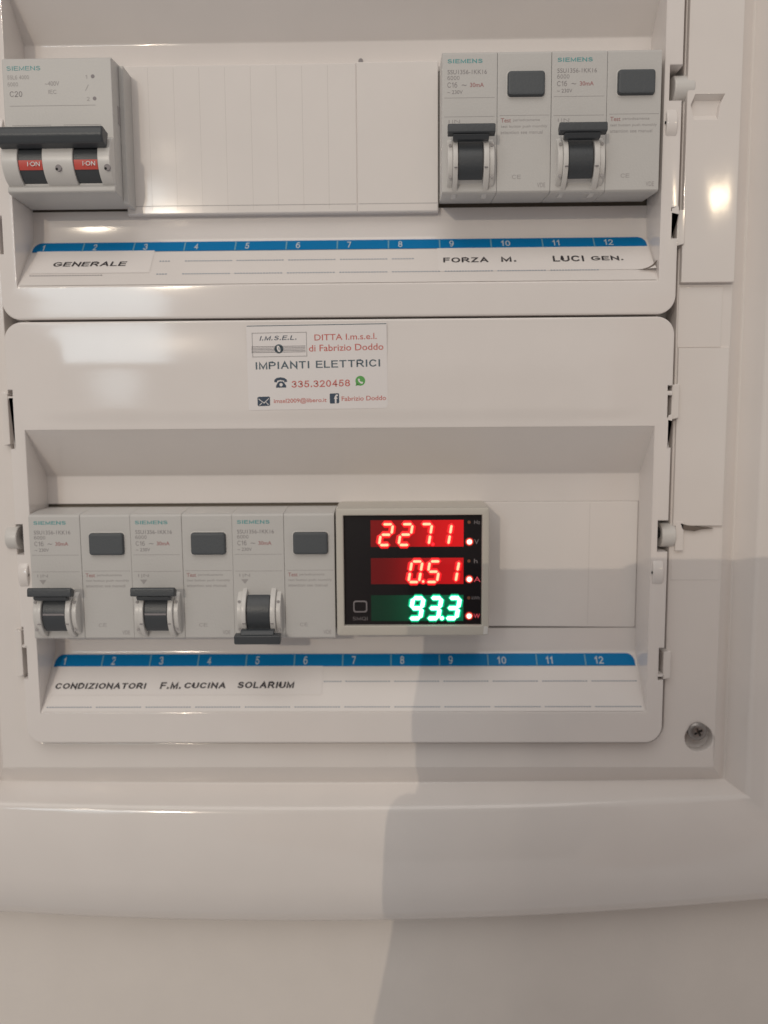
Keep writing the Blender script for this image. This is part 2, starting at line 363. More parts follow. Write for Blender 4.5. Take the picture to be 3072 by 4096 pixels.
# screw
mb = MB(); N = 28
R_ = [(3.35, 8.6), (3.35, 7.2), (3.0, 6.7), (2.2, 6.35)]
cr = [(1.55, .42), (.42, .42), (.42, 1.55), (-.42, 1.55), (-.42, .42), (-1.55, .42), (-1.55, -.42), (-.42, -.42), (-.42, -1.55), (.42, -1.55), (.42, -.42), (1.55, -.42)]
a_ = rad(28); cr = [(x*cos(a_)-z*sin(a_), x*sin(a_)+z*cos(a_)) for x, z in cr]
mb.loops([[(q*cos(2*pi*i/N), y, q*sin(2*pi*i/N)) for i in range(N)] for q, y in R_])
mb.tess([[(2.2*cos(2*pi*i/N), 6.35, 2.2*sin(2*pi*i/N)) for i in range(N)], [(x, 6.35, z) for x, z in cr]])
mb.loops([[(x, 6.35, z) for x, z in cr], [(x*.7, 8.0, z*.7) for x, z in cr]], cap1=True)
sc = mb.build('screw', STEEL); sc.location = (scr[0]*S, -.0030, scr[1]*S)
tag(sc, 'small dark steel cross head screw sunk in the lower right corner of the surround', 'screw')

# ------------------------------------------------------------------ module covers
XL, XR = -124.9, 85.9
def _ramp_table():
    a, b, c, e = -73.6, -81.2, -82.6, -99.4
    def sl(z, g): return 0 if z > a else .02+.07*(a-z)/(a-b) if z > b else .09+(g-.09)*(b-z)/(b-c) if z > c else g
    n = 2000; hz = (a-e)/n; g = .8
    for _ in range(20):
        tot = sum(sl(a-(i+.5)*hz, g) for i in range(n))*hz; g += (15-tot)/(c-e)
    ys = [15.0]
    for i in range(n): ys.append(ys[-1]-sl(a-(i+.5)*hz, g)*hz)
    return a, hz, ys
_RA, _RH, _RY = _ramp_table()
def ramp_y(z, dz=0):
    """depth of the label ramp: a gently tilted foot at the recess floor, then a straight rise to the cover face"""
    k = (_RA-(z-dz))/_RH
    if k <= 0: return 15.0
    if k >= len(_RY)-1: return max(0.0, _RY[-1])
    i = int(k); return _RY[i]+(_RY[i+1]-_RY[i])*(k-i)
def make_cover(dz, ztop, zbot, name_label, notches_r, notches_l, rt):
    base = thing('module_cover', name_label, 'panel cover', (0, 0, 0), 'front covers of the distribution board')
    L, R = -130.3, 91.7
    rr = rrect(L, R, zbot, ztop, rt, 8)
    # weave the notches into the straight sides
    n = 9
    k = [0]; out = []
    segs = rr
    bl = segs[0:9]; br = segs[9:18]
    if rt[2] > 0: tr = segs[18:27]; tl = segs[27:36]
    else: tr = segs[18:19]; tl = segs[19:20]
    out = list(bl)+list(br)
    for (z0, z1, d) in sorted(notches_r): out += [(R, z0), (R-d, z0), (R-d, z1), (R, z1)]
    out += list(tr)+list(tl)
    for (z0, z1, d) in sorted(notches_l, reverse=True): out += [(L, z1), (L+d, z1), (L+d, z0), (L, z0)]
    zt, zf, zr0, zr1 = -0.9+dz, -17.3+dz, -76+dz, -99.4+dz
    rec = [(XL, zr1), (XR, zr1), (XR, zt), (XL, zt)]
    m_ = MB()
    gx0, gx1, gz0, gz1 = L+7.6, R-7.6, zt+1.5, ztop-7.6
    holes = [rec]; hd = [0.35]
    dish = gz1-gz0 > 15
    if dish:
        gx0, gx1, gz0, gz1 = L+6.2, R-6.2, zt+1.6, ztop-1.2
        # (corner radius of the cover stays outside the dished field)
        holes.append([(gx0, gz0), (gx1, gz0), (gx1, gz1), (gx0, gz1)]); hd.append(None)
    plate(m_, out, holes, 0, 12, 0.6, 0.35, hdepth=hd)
    if dish:                                          # very slightly crowned upper field
        nx, nz = 150, 46
        def h(x, z):
            ex = min(x-gx0, gx1-x); ez = min(gz1-z, (z-gz0)*3)
            w = 15.0
            ax, az = max(0, w-ex), max(0, w-ez)
            d = w-math.hypot(ax, az) if (ax or az) else w
            return -0.45*smooth01(d/w)
        g = [[(gx0+(gx1-gx0)*i/nx, h(gx0+(gx1-gx0)*i/nx, gz0+(gz1-gz0)*j/nz), gz0+(gz1-gz0)*j/nz) for i in range(nx+1)] for j in range(nz+1)]
        m_.loops(g, closed=False)
    # recess: sloping roof, floor with the module window, ramp
    y0 = 0.35
    prof = [(zt, y0), (zf+.4, 14.6), (zf+.1, 14.9), (zf-.25, 15), (zf-.5, 15), (-27.2+dz, 15)]
    m_.loops([[(XL, y, z), (XR, y, z)] for z, y in prof], closed=False)
    wb = -71.7 if dz else -73.2
    rp = [(wb+dz, 15)]+[(z+dz, ramp_y(z)) for z in [-73.6-0.5*i for i in range(15)]+[-81.2, -81.6, -82.0, -82.3, -82.6, -83.2]]+[(zr1+.6, ramp_y(-98.8)+.05), (zr1, y0)]
    m_.loops([[(XL, y, z), (XR, y, z)] for z, y in rp], closed=False)
    m_.loops([[(XL, 15, -27.2+dz), (XR, 15, -27.2+dz)], [(XL, 17, -27.2+dz), (XR, 17, -27.2+dz)]], closed=False)
    m_.loops([[(XL, 15, wb+dz), (XR, 15, wb+dz)], [(XL, 15.9, wb+dz), (XR, 15.9, wb+dz)]], closed=False)
    for x in (XL, XR):
        poly = [(x, y, z) for z, y in prof[:5]]+[(x, 15, -27.2+dz), (x, 15, wb+dz)]+[(x, y, z) for z, y in rp[1:]]
        m_.add(poly, [tuple(range(len(poly)))])
    me = m_.build('cover_body', WHITE, base, fix=False)
    # numbered strip and insert lying on the ramp
    ry = lambda z: ramp_y(z-dz)-0.12
    m2 = MB(); zz = [-86.2-i*(98.9-86.2)/8 for i in range(9)]
    m2.loops([[(-124.3, ry(z+dz)-.02, z+dz), (85.3, ry(z+dz)-.02, z+dz)] for z in zz], closed=False)
    m2.build('label_insert', INSERT, base, fix=False)
    m3 = MB(); xs0, xs1 = -124.2, 85.2; zt3, zb3 = -82.3+dz, -86.0+dz
    col = []
    nn = 60
    for i in range(nn+1):
        x = xs0+(xs1-xs0)*i/nn; e = min(x-xs0, xs1-x)
        col.append(x)
    xsx = sorted(set([xs0+2.6*(1-cos(pi/2*i/6)) for i in range(7)]+[xs1-2.6*(1-cos(pi/2*i/6)) for i in range(7)]+[xs0+2.6, xs1-2.6]))
    top = []
    for x in xsx:
        e = min(x-xs0, xs1-x); t = max(0, 2.6-e)
        top.append(zt3-(2.6-math.sqrt(max(0, 2.6**2-t*t))))
    rows = []
    for k_ in range(5):
        rows.append([(x, ry(zt_+(zb3-zt_)*k_/4)-0.10, zt_+(zb3-zt_)*k_/4) for x, zt_ in zip(xsx, top)])
    m3.loops(rows, closed=False)
    strip = m3.build('number_strip', BLUE, base, fix=False)
    for i in range(12):
        xx = -124.4+17.45*i
        s = str(i+1); w = 1.45*len(s) if s != '1' else .8
        if s in ('10', '12'): w = 3.2
        if s == '11': w = 2.4
        q = MB(); put_text(q, s, xx+3.3, xx+3.3+w, -85.4+dz, -83.0+dz, lambda z: ry(z)-.24, bold=0.045)
        q.build('number', NUMW, strip, smooth=False, fix=False, weld=False)
        if i:
            q = MB(); q.loops([[(xx-.22, ry(z+dz)-.18, z+dz), (xx+.22, ry(z+dz)-.18, z+dz)] for z in (-82.5, -83.4, -84.6, -85.9)], closed=False)
            q.build('divider', DIVW, strip, fix=False)
    return base, ry
def dashes(base, ry, z, spans, m=DASH, w=.17):
    q = MB()
    for (a, b) in spans:
        x = a
        while x < b:
            q.add([(x, ry(z)-.14, z+w), (x+.66, ry(z)-.14, z+w), (x+.66, ry(z-w)-.14, z-w), (x, ry(z-w)-.14, z-w)], [(0, 3, 2, 1)]); x += .95
    q.build('dotted_line', m, base, smooth=False, fix=False)
DZ = 145.6
up, ryu = make_cover(DZ, 232, 35.55, 'upper white cover of the board, whose label strip reads GENERALE, FORZA M. and LUCI GEN.',
    [(102.4, 113.0, 4.0), (59.8, 68.4, 1.6), (68.4, 69.2, 2.2)], [(102.6, 112.4, 2.6), (57, 69, 1.4)], (6, 6, 0, 0))
lo, ryl = make_cover(0, 34.95, -110.3, 'lower white cover of the board, whose label strip reads CONDIZIONATORI, F.M. CUCINA and SOLARIUM',
    [(-43.2, -32.6, 3.5), (2.0, 9.2, 1.5), (-8, 2.0, .7), (10.8, 12.4, 1.6), (-86.0, -76.6, 1.8), (-88.0, -86.6, 1.9)],
    [(-43.2, -32.8, 2.6), (-7, 9.5, 1.3), (10.6, 12.6, 1.7), (-87, -76, 1.5), (-75, -68.6, .8)], (6, 6, 6, 6))
sp = [(-124.2+17.45*i+1, -124.2+17.45*(i+1)-1) for i in range(12)]
dashes(up, ryu, 55.6, [(-79.5, -75.8)]+[s for s in sp[3:7]]+[(sp[7][0], sp[7][0]+7.5)])
dashes(up, ryu, 50.6, [(-79.5, -75.8)]+sp[3:11]); dashes(up, ryu, 50.4, [(-122, -98)], LINK)
dashes(lo, ryl, -90.4, [(-26.2, -20.5)]+sp[6:]); dashes(lo, ryl, -97.6, sp)
# finger latches on the cover margins
for base, dz in ((up, DZ), (lo, 0)):
    for s_, x0, x1 in ((1, 86.6, 90.2), (-1, -129.6, -126.2)):
        zc = -50.2+dz
        q = MB(); q.cylx(x0, x1, 5.2, zc, 6.6, 40); L_ = q.build('latch_wheel', WHITE, base, bevel=.5)
        q = MB(); q.cylx(x0-.25 if s_ > 0 else x1-.2, x0 if s_ > 0 else x1+.05, -.3, zc, .42, 12); q.build('pin_hole', HOLE, L_)
# dark marks in two corners
q = MB(); q.prism_y([(83.0, 51.0), (84.4, 51.8), (86.0, 53.4), (85.6, 52.2), (84.0, 50.9), (80.5, 50.3)], 2.2, 2.4); q.build('dark_mark', DKBROWN, up)
q = MB(); q.cyly(14.75, 14.95, -11.2, 121.9, .8, 10); q.build('dark_mark', GINK, up)

# ------------------------------------------------------------------ paper labels on the strips
def paper(x0, x1, z0, z1, dz, words, label, curl=False, bold=.07, sh=.0, ip=INK, slope=0.0):
    t = thing('paper_label', label, 'label', (0, 0, 0), 'typed paper labels on the cover strips')
    ry = lambda z: ramp_y(z-dz)-0.30
    q = MB(); nx, nz = 24, 8; rows = []
    for j in range(nz+1):
        z = z1+(z0-z1)*j/nz; row = []
        for i in range(nx+1):
            x = x0+(x1-x0)*i/nx; y = ry(z)
            if curl: y -= 2.2*smooth01((i/nx-.93)/.07)*smooth01((j/nz-.5)/.5)
            row.append((x, y, z))
        rows.append(row)
    back = [[(x, y+.1, z) for x, y, z in rw] for rw in rows]
    q.loops(rows, closed=False); q.loops([r_[::-1] for r_ in back], closed=False)
    q.build('paper', PAPER, t, fix=False)
    for w, a, b, c, d in words:
        txt('lettering', w, a, b, c, d, lambda z: ry(z)-.12, ip, t, bold=bold, shear=sh, rot=slope)
    return t
paper(-122.4, -82, 51.2, 59.9, DZ, [('GENERALE', -115.2, -90.3, 53.6, 55.9)], 'paper label reading GENERALE under the two pole breaker', sh=.12)
paper(14.3, 85.4, 50.6, 59.6, DZ, [('FORZA', 16.1, 31.2, 53.9, 56.1), ('M.', 35.4, 40.4, 53.9, 56.1), ('LUCI', 52.7, 63.0, 53.9, 56.1), ('GEN.', 65.4, 76.0, 53.9, 56.1)],
      'long paper label reading FORZA M. and LUCI GEN., its right corner lifting', curl=True)
paper(-123.0, -26.7, -94.2, -85.9, 0, [('CONDIZIONATORI', -121.8, -89.3, -92.7, -90.4), ('F.M.', -84.4, -76.9, -92.6, -90.3), ('CUCINA', -75.7, -61.0, -92.6, -90.3), ('SOLARIUM', -56.8, -36.6, -92.4, -90.1)],
      'paper label reading CONDIZIONATORI, F.M. CUCINA and SOLARIUM on the lower strip', bold=.10, sh=.1)

# ------------------------------------------------------------------ blanking plates
def blank(x0, x1, z0, z1, y, label, grooves=(), ribs=(), skew=0, wave=0, nm='blanking_plate'):
    t = thing(nm, label, 'blanking plate', (x0, 15, z0), 'blanking plates filling unused module slots')
    q = MB(); w, h = x1-x0, z1-z0; dp = 15.4-y
    nx = max(8, int(w/1.1)); zs = [0, .5, 1.5]+[3+i*(h-6)/10 for i in range(11)]+[h-1.5, h-.5, h]
    def yy(x, z):
        v = 0
        for g in ribs:
            d = abs(x-g); v -= .010*math.exp(-(d/.6)**2)
        v -= wave*abs(sin(pi*x/8.75))*.5
        return y-15+v
    rows = []
    xs = [.3+(w-.6)*i/nx for i in range(nx+1)]
    rows.append([(x, yy(x, 0)+dp, 0+skew*(1-x/w)) for x in xs]); rows.append([(x, yy(x, 0)+.35, 0+skew*(1-x/w)) for x in xs])
    for z in [.35]+zs[1:-1]+[h-.35]: rows.append([(x, yy(x, z), max(z, skew*(1-x/w)+z*.9) if z < 3 else z) for x in xs])
    rows.append([(x, yy(x, h)+.35, h) for x in xs]); rows.append([(x, yy(x, h)+dp, h) for x in xs])
    q.loops(rows, closed=False)
    for sx in (0, 1):
        a = [(0 if sx == 0 else w, p[1]+(.3 if 0 < i < len(rows)-1 else 0), p[2]) for i, p in enumerate([r_[0 if sx == 0 else -1] for r_ in rows])]
        b = [r_[0 if sx == 0 else -1] for r_ in rows]
        q.loops([a, b] if sx == 0 else [b, a], closed=False)
        cpt = [(p[0], y-15+dp, p[2]) for p in a]
        q.loops([cpt, a] if sx == 0 else [a, cpt], closed=False)
    q.build('plate', BLANK, t, fix=True)
    for g_ in ribs:
        g = MB(); g.box(g_-.07, g_+.07, y-15.03, y-14.9, 1.2, h-.8); g.build('score_line', SCORE, t)
    for (a, b, z) in grooves:
        g = MB(); g.box(a-x0, b-x0, y-15.03, y-14.9, z-z0-.09, z-z0+.09); g.build('groove', LINK, t)
    return t
blank(-91.0, -12.63, 71.9, 120.0, 11.6, 'wide white blanking plate right of the two pole breaker in the upper row', grooves=[(-90.6, -13.1, 74.6)], ribs=[8.6*i for i in range(1, 9)], wave=.006)
blank(-12.6, 14.7, 71.9, 120.2, 11.5, 'narrow white blanking plate left of the FORZA M. breaker in the upper row', grooves=[(-12.2, 14.3, 74.6)])
blank(31.0, 85.89, -73.12, -27.27, 14.8, 'white blanking plate right of the lit power meter in the lower row', ribs=[37.7], skew=.62)

# ------------------------------------------------------------------ breakers
def housing(x0, x1, zb=-42.6, parent=None, name='housing'):
    q = MB()
    q.prism_x([(16.5, 1.2), (8, 1.1), (0.5, .3), (0, -.3), (0, zb+.5), (.7, zb), (6, zb+.4), (16.5, zb+1.2)], x0, x1)
    return q.build(name, GREY, parent, bevel=.22)
def arc_shell(mb, x0, x1, yc, zc, r0, r1, a0, a1, n=14, mi=0):
    pts = [(yc-r1*cos(rad(a0+(a1-a0)*i/n)), zc+r1*sin(rad(a0+(a1-a0)*i/n))) for i in range(n+1)]
    pts += [(yc-r0*cos(rad(a1+(a0-a1)*i/n)), zc+r0*sin(rad(a1+(a0-a1)*i/n))) for i in range(n+1)]
    mb.prism_x(pts, x0, x1, mi)
def recess_lines(parent, rows, m=LINK, y=-.03, h=.13):  # shallow recess lines, their dark put into flat grey strips
    q = MB()
    for (a, b, z) in rows: q.add([(a, y, z-h/2), (b, y, z-h/2), (b, y, z+h/2), (a, y, z+h/2)], [(0, 1, 2, 3)])
    return q.build('recess_line', m, parent, smooth=False, fix=False)
def toggle_unit(t, on=True):
    # white hub with cheeks, dark rocker and its bar; the hub axis lies behind the face
    yc, zc = 4.2, -33.5
    q = MB(); q.cylx(4.9, 12.9, yc, zc, 7.6, 44); q.build('hub', CHEEK, t)
    for a, b, r_ in ((1.7, 3.3, 8.4), (3.3, 4.85, 9.4), (12.95, 14.7, 9.4), (14.7, 16.4, 8.4)):
        q = MB(); q.cylx(a, b, yc, zc, r_, 48); q.build('cheek', CHEEK, t, bevel=.25)
    for xx in (2.5, 15.6):
        for za, sg in ((-29.0, 1), (-38.5, 1)):
            q = MB(); q.cyly(-3.4, -3.2, xx, za, .5, 10); q.build('cheek_mark', LINK, t)
    for a, b in ((3.7, 4.7), (13.1, 14.1)):
        q = MB(); q.box(a, b, -5.25, -4.9, -36.25, -36.0); q.build('index_mark', GINK, t)
    q = MB()
    if on:
        arc_shell(q, 5.1, 12.7, yc, zc, 6.5, 8.6, -42, 62)
    else:
        arc_shell(q, 5.1, 12.7, yc, zc, 6.5, 8.6, -62, 50)
    st = q.build('toggle', DARK, t, bevel=.2)
    q = MB(); s_ = 1 if on else -1
    zz = -23.0 if on else -39.0
    if on:
        q.prism_x([(-3.8, -24.6), (-6.2, -23.4), (-6.9, -23.8), (-7.1, -26.3), (-4.5, -26.9)], 1.5, 16.3)
        q.build('toggle_bar', DARK, st, bevel=.35)
        q = MB(); q.prism_x([(-3.6, -26.5), (-6.6, -26.6), (-5.6, -28.0), (-3.9, -28.2)], 3.2, 14.4); q.build('toggle_neck', DARK, st, bevel=.3)
    else:
        q.prism_x([(-3.8, -41.9), (-6.4, -42.9), (-7.6, -42.4), (-7.8, -39.6), (-4.5, -39.3)], 1.3, 16.6)
        q.build('toggle_bar', DARK, st, bevel=.35)
        q = MB(); q.prism_x([(-3.6, -39.6), (-6.8, -39.6), (-5.8, -38.2), (-3.9, -38.0)], 3.2, 14.4); q.build('toggle_neck', DARK, st, bevel=.3)
def make_rcbo(on=True):
    t = thing('circuit_breaker', '', 'circuit breaker')
    housing(0.10, 17.50, parent=t); housing(17.55, 34.52, parent=t)
    # prints, left pole
    txt('brand_lettering', 'SIEMENS', 1.8, 12.8, -3.3, -1.7, -.04, TEAL, t, bold=.06)
    q = MB()
    put_text(q, '5SU1356-1KK16', 1.8, 14.2, -6.4, -5.1, -.04); put_text(q, '6000', 1.8, 5.6, -8.1, -6.9, -.04)
    put_text(q, 'C16', 1.8, 4.9, -10.4, -8.7, -.04, bold=.01); put_text(q, '~ 230V', 1.8, 6.6, -12.3, -11.2, -.04)
    put_text(q, '~', 6.3, 7.8, -9.9, -9.5, -.04)
    q.build('rating_lettering', GINK, t, smooth=False, fix=False, weld=False)
    txt('current_lettering', '30mA', 8.9, 13.3, -10.3, -9.0, -.04, MINK, t, bold=.03)
    recess_lines(t, [(.8, 16.7, -13.5), (.8, 16.7, -19.2)])
    recess_lines(t, [(18.3, 34, -19.0)])
    q = MB(); put_text(q, '1|N', 2.2, 5.8, -21.4, -20.1, -.04)
    q.add([(2.8, -.04, -22.0), (5.2, -.04, -22.0), (4.0, -.04, -23.6)], [(0, 2, 1)])
    q.build('symbol', LINK, t, smooth=False, fix=False, weld=False)
    # prints, residual current side
    txt('test_lettering', 'Test', 18.7, 21.9, -21.1, -19.8, -.04, MINK, t, bold=.02)
    q = MB()
    put_text(q, 'periodicamente', 22.6, 31.0, -21.0, -20.0, -.04); put_text(q, 'test button push monthly', 18.7, 33.4, -22.9, -21.9, -.04)
    put_text(q, 'attention see manual', 18.7, 32.0, -24.6, -23.6, -.04)
    q.build('notice_lettering', LINK, t, smooth=False, fix=False, weld=False)
    q = MB(); put_text(q, 'CE', 22.4, 25.2, -38.3, -37.1, -.04)
    put_text(q, 'VDE', 30.4, 33.0, -41.0, -39.6, -.04)
    q.build('approval_mark', LINK, t, smooth=False, fix=False, weld=False)
    # test button
    q = MB(); pts = rrect(20.7, 32.3, -13.4, -6.0, (1.0,)*4, 5)
    q.loops([[(x, y, z) for x, z in inset(pts, o)] for y, o in ((1, 0), (-.9, 0), (-1.3, .25), (-1.45, .8))], cap1=True)
    q.build('test_button', BTN, t)
    q = MB(); plate(q, rrect(20.3, 32.7, -13.8, -5.6, (1.3,)*4, 5), [rrect(20.62, 32.38, -13.48, -5.92, (1.05,)*4, 5)], -.06, .4, .05, .03); q.build('button_rim', CHEEK, t)
    toggle_unit(t, on)
    return t
def copy_tree(o, parent=None):
    c = o.copy(); C.objects.link(c)
    if parent: c.parent = parent
    for ch in kids[o.name]: copy_tree(ch, c)
    return c
kids = {}
def remember(o):
    kids[o.name] = [x for x in C.objects if x.parent == o]
    for x in kids[o.name]: remember(x)
FY = -3.0
rc = make_rcbo(True); remember(rc)
spots = [(15.0, 116.2, 'grey residual current breaker above FORZA M., next to the narrow blanking plate'),
         (49.5, 116.2, 'grey residual current breaker above LUCI GEN., at the right end of the upper row'),
         (-124.2, -29.4, 'grey residual current breaker above CONDIZIONATORI, at the left end of the lower row'),
         (-89.8, -29.4, 'grey residual current breaker above F.M. CUCINA, middle of three in the lower row')]
for i, (x, z, lb) in enumerate(spots):
    o = rc if i == 0 else copy_tree(rc)
    o.location = (x*S, FY*S, z*S); o['label'] = lb; o['group'] = 'circuit breakers on the board'
for o in [x for x in C.objects if x.name.startswith('circuit_breaker') and x.location.z < 0]:
    tg = [x for x in C.objects if x.parent == o and x.name.startswith('toggle')][0]
    q = MB(); arc_shell(q, 5.3, 12.5, 4.2, -33.5, 8.5, 8.7, 1.5, 5.5, 3); q.build('toggle_ridge', GINK, tg)
of = make_rcbo(False); of.location = (-55.4*S, FY*S, -29.4*S)
of['label'] = 'grey residual current breaker above SOLARIUM with its toggle switched down, left of the meter'; of['group'] = 'circuit breakers on the board'

# two pole breaker, upper left
t = thing('circuit_breaker', 'two pole breaker above GENERALE with one wide dark toggle bar and red indicator bands', 'circuit breaker', (-124.6, FY, 116.4), 'circuit breakers on the board')
q = MB(); q.prism_x([(16.5, 1.0), (8, .9), (.6, .2), (0, -.4), (0, -39.0), (-.7, -39.6), (-.6, -41.0), (.6, -41.5), (16.5, -42.2)], .1, 35.0)
q.build('housing', GREY, t, bevel=.3)
q = MB(); q.box(35.0, 36.6, 6.5, 16.5, -43, 0.2); q.build('side_flange', GREY, t, bevel=.2)
q = MB(); q.box(35.0, 35.15, 4.5, 8.5, -18.5, -13); q.build('side_slot', LINK, t)
txt('brand_lettering', 'SIEMENS', 1.6, 12.4, -3.8, -2.2, -.04, TEAL, t, bold=.02)
q = MB(); put_text(q, '5SL6 4000', 1.7, 8.6, -6.3, -5.0, -.04); put_text(q, '6000', 1.7, 5.0, -8.4, -7.2, -.04); put_text(q, '~400V', 13.6, 18.2, -8.4, -7.0, -.04)
put_text(q, 'IEC', 14.6, 17.2, -10.8, -9.6, -.04)
q.build('rating_lettering', LINK, t, smooth=False, fix=False, weld=False)
txt('current_lettering', 'C20', 2.2, 6.2, -11.6, -9.9, -.04, GINK, t, bold=.02)
for z in (-5.7, -12.4):
    q = MB(); q.cyly(-.05, .05, 29.0 if z > -6 else 29.3, z, .6, 12); q.build('terminal_mark', GINK, t)
q = MB(); put_text(q, '1', 26.6, 27.2, -6.4, -5.2, -.04); put_text(q, '2', 26.8, 27.7, -13.1, -11.9, -.04)
q.add([(27.4, -.04, -8.2), (27.6, -.04, -8.2), (26.6, -.04, -10.0), (26.4, -.04, -10.0)], [(0, 3, 2, 1)])
q.build('terminal_symbol', LINK, t, smooth=False, fix=False, weld=False)
recess_lines(t, [(2.0, 29.5, -14.4), (2.5, 15, -20.3), (19, 31, -20.3)])
yc, zc = 3.4, -31.8
for k in (0, 1):
    x0 = 5.6+17.6*k
    q = MB(); q.cylx(x0+.05, x0+7.55, yc, zc, 7.4, 44); q.build('drum', DARK, t)
    q = MB(); arc_shell(q, x0+.06, x0+7.54, yc, zc, 7.3, 7.62, -26, -4, 5); q.build('red_indicator', RED, t)
    q = MB(); put_text(q, 'I·ON', x0+2.9, x0+6.9, -34.2, -32.8, -4.27, bold=.02); q.build('indicator_lettering', LITR, t, smooth=False, fix=False, weld=False)
for a, b in ((.3, 5.5), (13.3, 23.1), (30.9, 34.9)):
    q = MB(); q.cylx(a, b, yc, zc, 8.1, 56); q.build('cheek', CHEEK, t, bevel=.3)
for xx in (18.4, 33.9):
    q = MB(); q.cyly(-4.45, -3, xx, -34.8, 1.0, 16); q.build('seal_hole', GINK, t)
    q = MB(); q.cyly(-4.50, -4, xx-.5, -35.2, .42, 10); q.build('seal_hole', HOLE, t)
q = MB(); q.prism_x([(-2, -23.8), (-6.8, -23.0), (-7.8, -23.8), (-8.3, -26.0), (-7.2, -28.2), (-4, -29.0)], .2, 34.0)
q.build('toggle_bar', DARK, t, bevel=1.1, seg=4)

# ------------------------------------------------------------------ power meter
m = thing('power_meter', 'digital power meter with red 227.1, red 0.51 and green 93.3 lit', 'power meter', (0, -5.0, 0))
x0, x1, z0, z1 = -20.3, 30.9, -70.7, -27.2
ix0, ix1, iz0, iz1 = -17.8, 28.5, -67.2, -29.7
q = MB(); outer = rrect(x0, x1, z0, z1, (.9, .9, .9, .9), 4); inner = rrect(ix0, ix1, iz0, iz1, (.3,)*4, 4)
L = [[(x, 21, z) for x, z in inset(outer, -.3)], [(x, 19, z) for x, z in inset(outer, -.4)], [(x, .9, z) for x, z in outer], [(x, .25, z) for x, z in inset(outer, .25)], [(x, 0, z) for x, z in inset(outer, .9)]]
L += [[(x, y, z) for x, z in inner] for y in ()]
q.loops(L)
n_ = len(outer)
I = [[(x, 0, z) for x, z in inset(inner, -.25)], [(x, .2, z) for x, z in inner], [(x, 1.9, z) for x, z in inset(inner, .12)]]
q.loops([L[-1], I[0]]); q.loops(I)
q.build('housing', METER, m)
q = MB(); q.box(ix0-.05, ix1+.05, 1.55, 3, iz0-.05, iz1+.05); q.build('front_panel', BLACK, m)
q = MB(); q.prism_y([(28.9, -70.2), (30.5, -70.2), (30.6, -67.6), (29.2, -67.4)], -.25, .5); q.build('corner_tab', CHEEK, m, bevel=.2)
YP = 1.5
wins = [(-31.5, -40.5, REDWIN), (-44.3, -53.2, REDWIN2), (-57.0, -65.9, GRNWIN)]
wobs = []
for a, b, wm in wins:
    q = MB(); q.add([(-8.7, YP, b), (22.4, YP, b), (22.4, YP, a), (-8.7, YP, a)], [(0, 1, 2, 3)])
    wobs.append(q.build('display_window', wm, m, fix=False, smooth=False))
SEG = {'a': (.0, 1, 1, 1), 'b': (1, 1, 1, .5), 'c': (1, .5, 1, 0), 'd': (0, 0, 1, 0), 'e': (0, 0, 0, .5), 'f': (0, .5, 0, 1), 'g': (0, .5, 1, .5)}
DIG = {'0': 'abcdef', '1': 'bc', '2': 'abged', '3': 'abgcd', '5': 'afgcd', '7': 'abc', '9': 'abfgcd'}
def digit(ch, xr, zt, parent, mats, wd=.40, hl=.32, h=7.0, w=3.55):
    zt -= .35
    """xr = x of the right-hand upper stroke at mid height; slanted seven segment figure with one mesh per lit stroke"""
    sl = .17; zb = zt-h
    def P(u_, v_): return (xr-w+u_*w+(v_-.75)*h*sl, zb+v_*h)
    for s_ in DIG[ch]:
        a, b = P(*SEG[s_][:2]), P(*SEG[s_][2:])
        A, B = Vector(a), Vector(b); d = (B-A); ln = d.length; d.normalize(); nrm = Vector((-d.y, d.x))
        g = .62; A = A+d*g; B = B-d*g
        q = MB()
        def hexa(w_, e_, y): return [(p.x, y, p.y) for p in (A-d*e_, A+nrm*w_, B+nrm*w_, B+d*e_, B-nrm*w_, A-nrm*w_)]
        q.loops([hexa(wd+hl*2.6, wd*.8+hl*2.2, YP-.02), hexa(wd+hl, wd*.8+hl, YP-.10)], mi=2)
        q.loops([hexa(wd+hl, wd*.8+hl, YP-.10), hexa(wd, wd*.8, YP-.30)], mi=1)
        c = hexa(wd, wd*.8, YP-.30); q.add(c, [tuple(range(6))], 0)
        q.build('segment', mats, parent, smooth=False)
def dot(x, z, parent, mats, r_=.42, hl=.3, nm='segment'):
    q = MB(); k = 14
    q.loops([[(x+R0*cos(2*pi*i/k), y, z+R0*sin(2*pi*i/k)) for i in range(k)] for R0, y in ((r_+hl, YP-.05), (r_, YP-.3))], mi=1)
    q.loops([[(x+R0*cos(2*pi*i/k), y, z+R0*sin(2*pi*i/k)) for i in range(k)] for R0, y in ((r_+hl*2.2, YP-.02), (r_+hl, YP-.05))], mi=2)
    q.add([(x+r_*cos(2*pi*i/k), YP-.3, z+r_*sin(2*pi*i/k)) for i in range(k)], [tuple(range(k))], 0)
    q.build(nm, mats, parent, smooth=False)
def zx(px): return -8.7+(px-400)/(1225-400)*31.1       # x of a figure along the display window
RM, GM = (SEGR, SEGRH, SEGRO), (SEGG, SEGGH, SEGGO)
for ch, px in (('2', 592), ('2', 766), ('7', 938), ('1', 1112)): digit(ch, zx(px), -32.5, wobs[0], RM)
dot(zx(952), -39.7, wobs[0], (SEGRH, SEGRH, SEGRO), .3, .2)
for ch, px in (('0', 852), ('5', 1012), ('1', 1178)): digit(ch, zx(px), -45.1, wobs[1], RM)
dot(zx(866), -52.3, wobs[1], RM)
for ch, px in (('9', 862), ('3', 1022), ('3', 1186)): digit(ch, zx(px), -57.6, wobs[2], GM, .60, .28)
dot(zx(1034), -64.9, wobs[2], GM, .6, .25)
for zl in (-38.9, -51.6, -64.2): dot(24.35, zl, m, (LED, LEDH, LEDO), .82, .3, 'indicator_led')
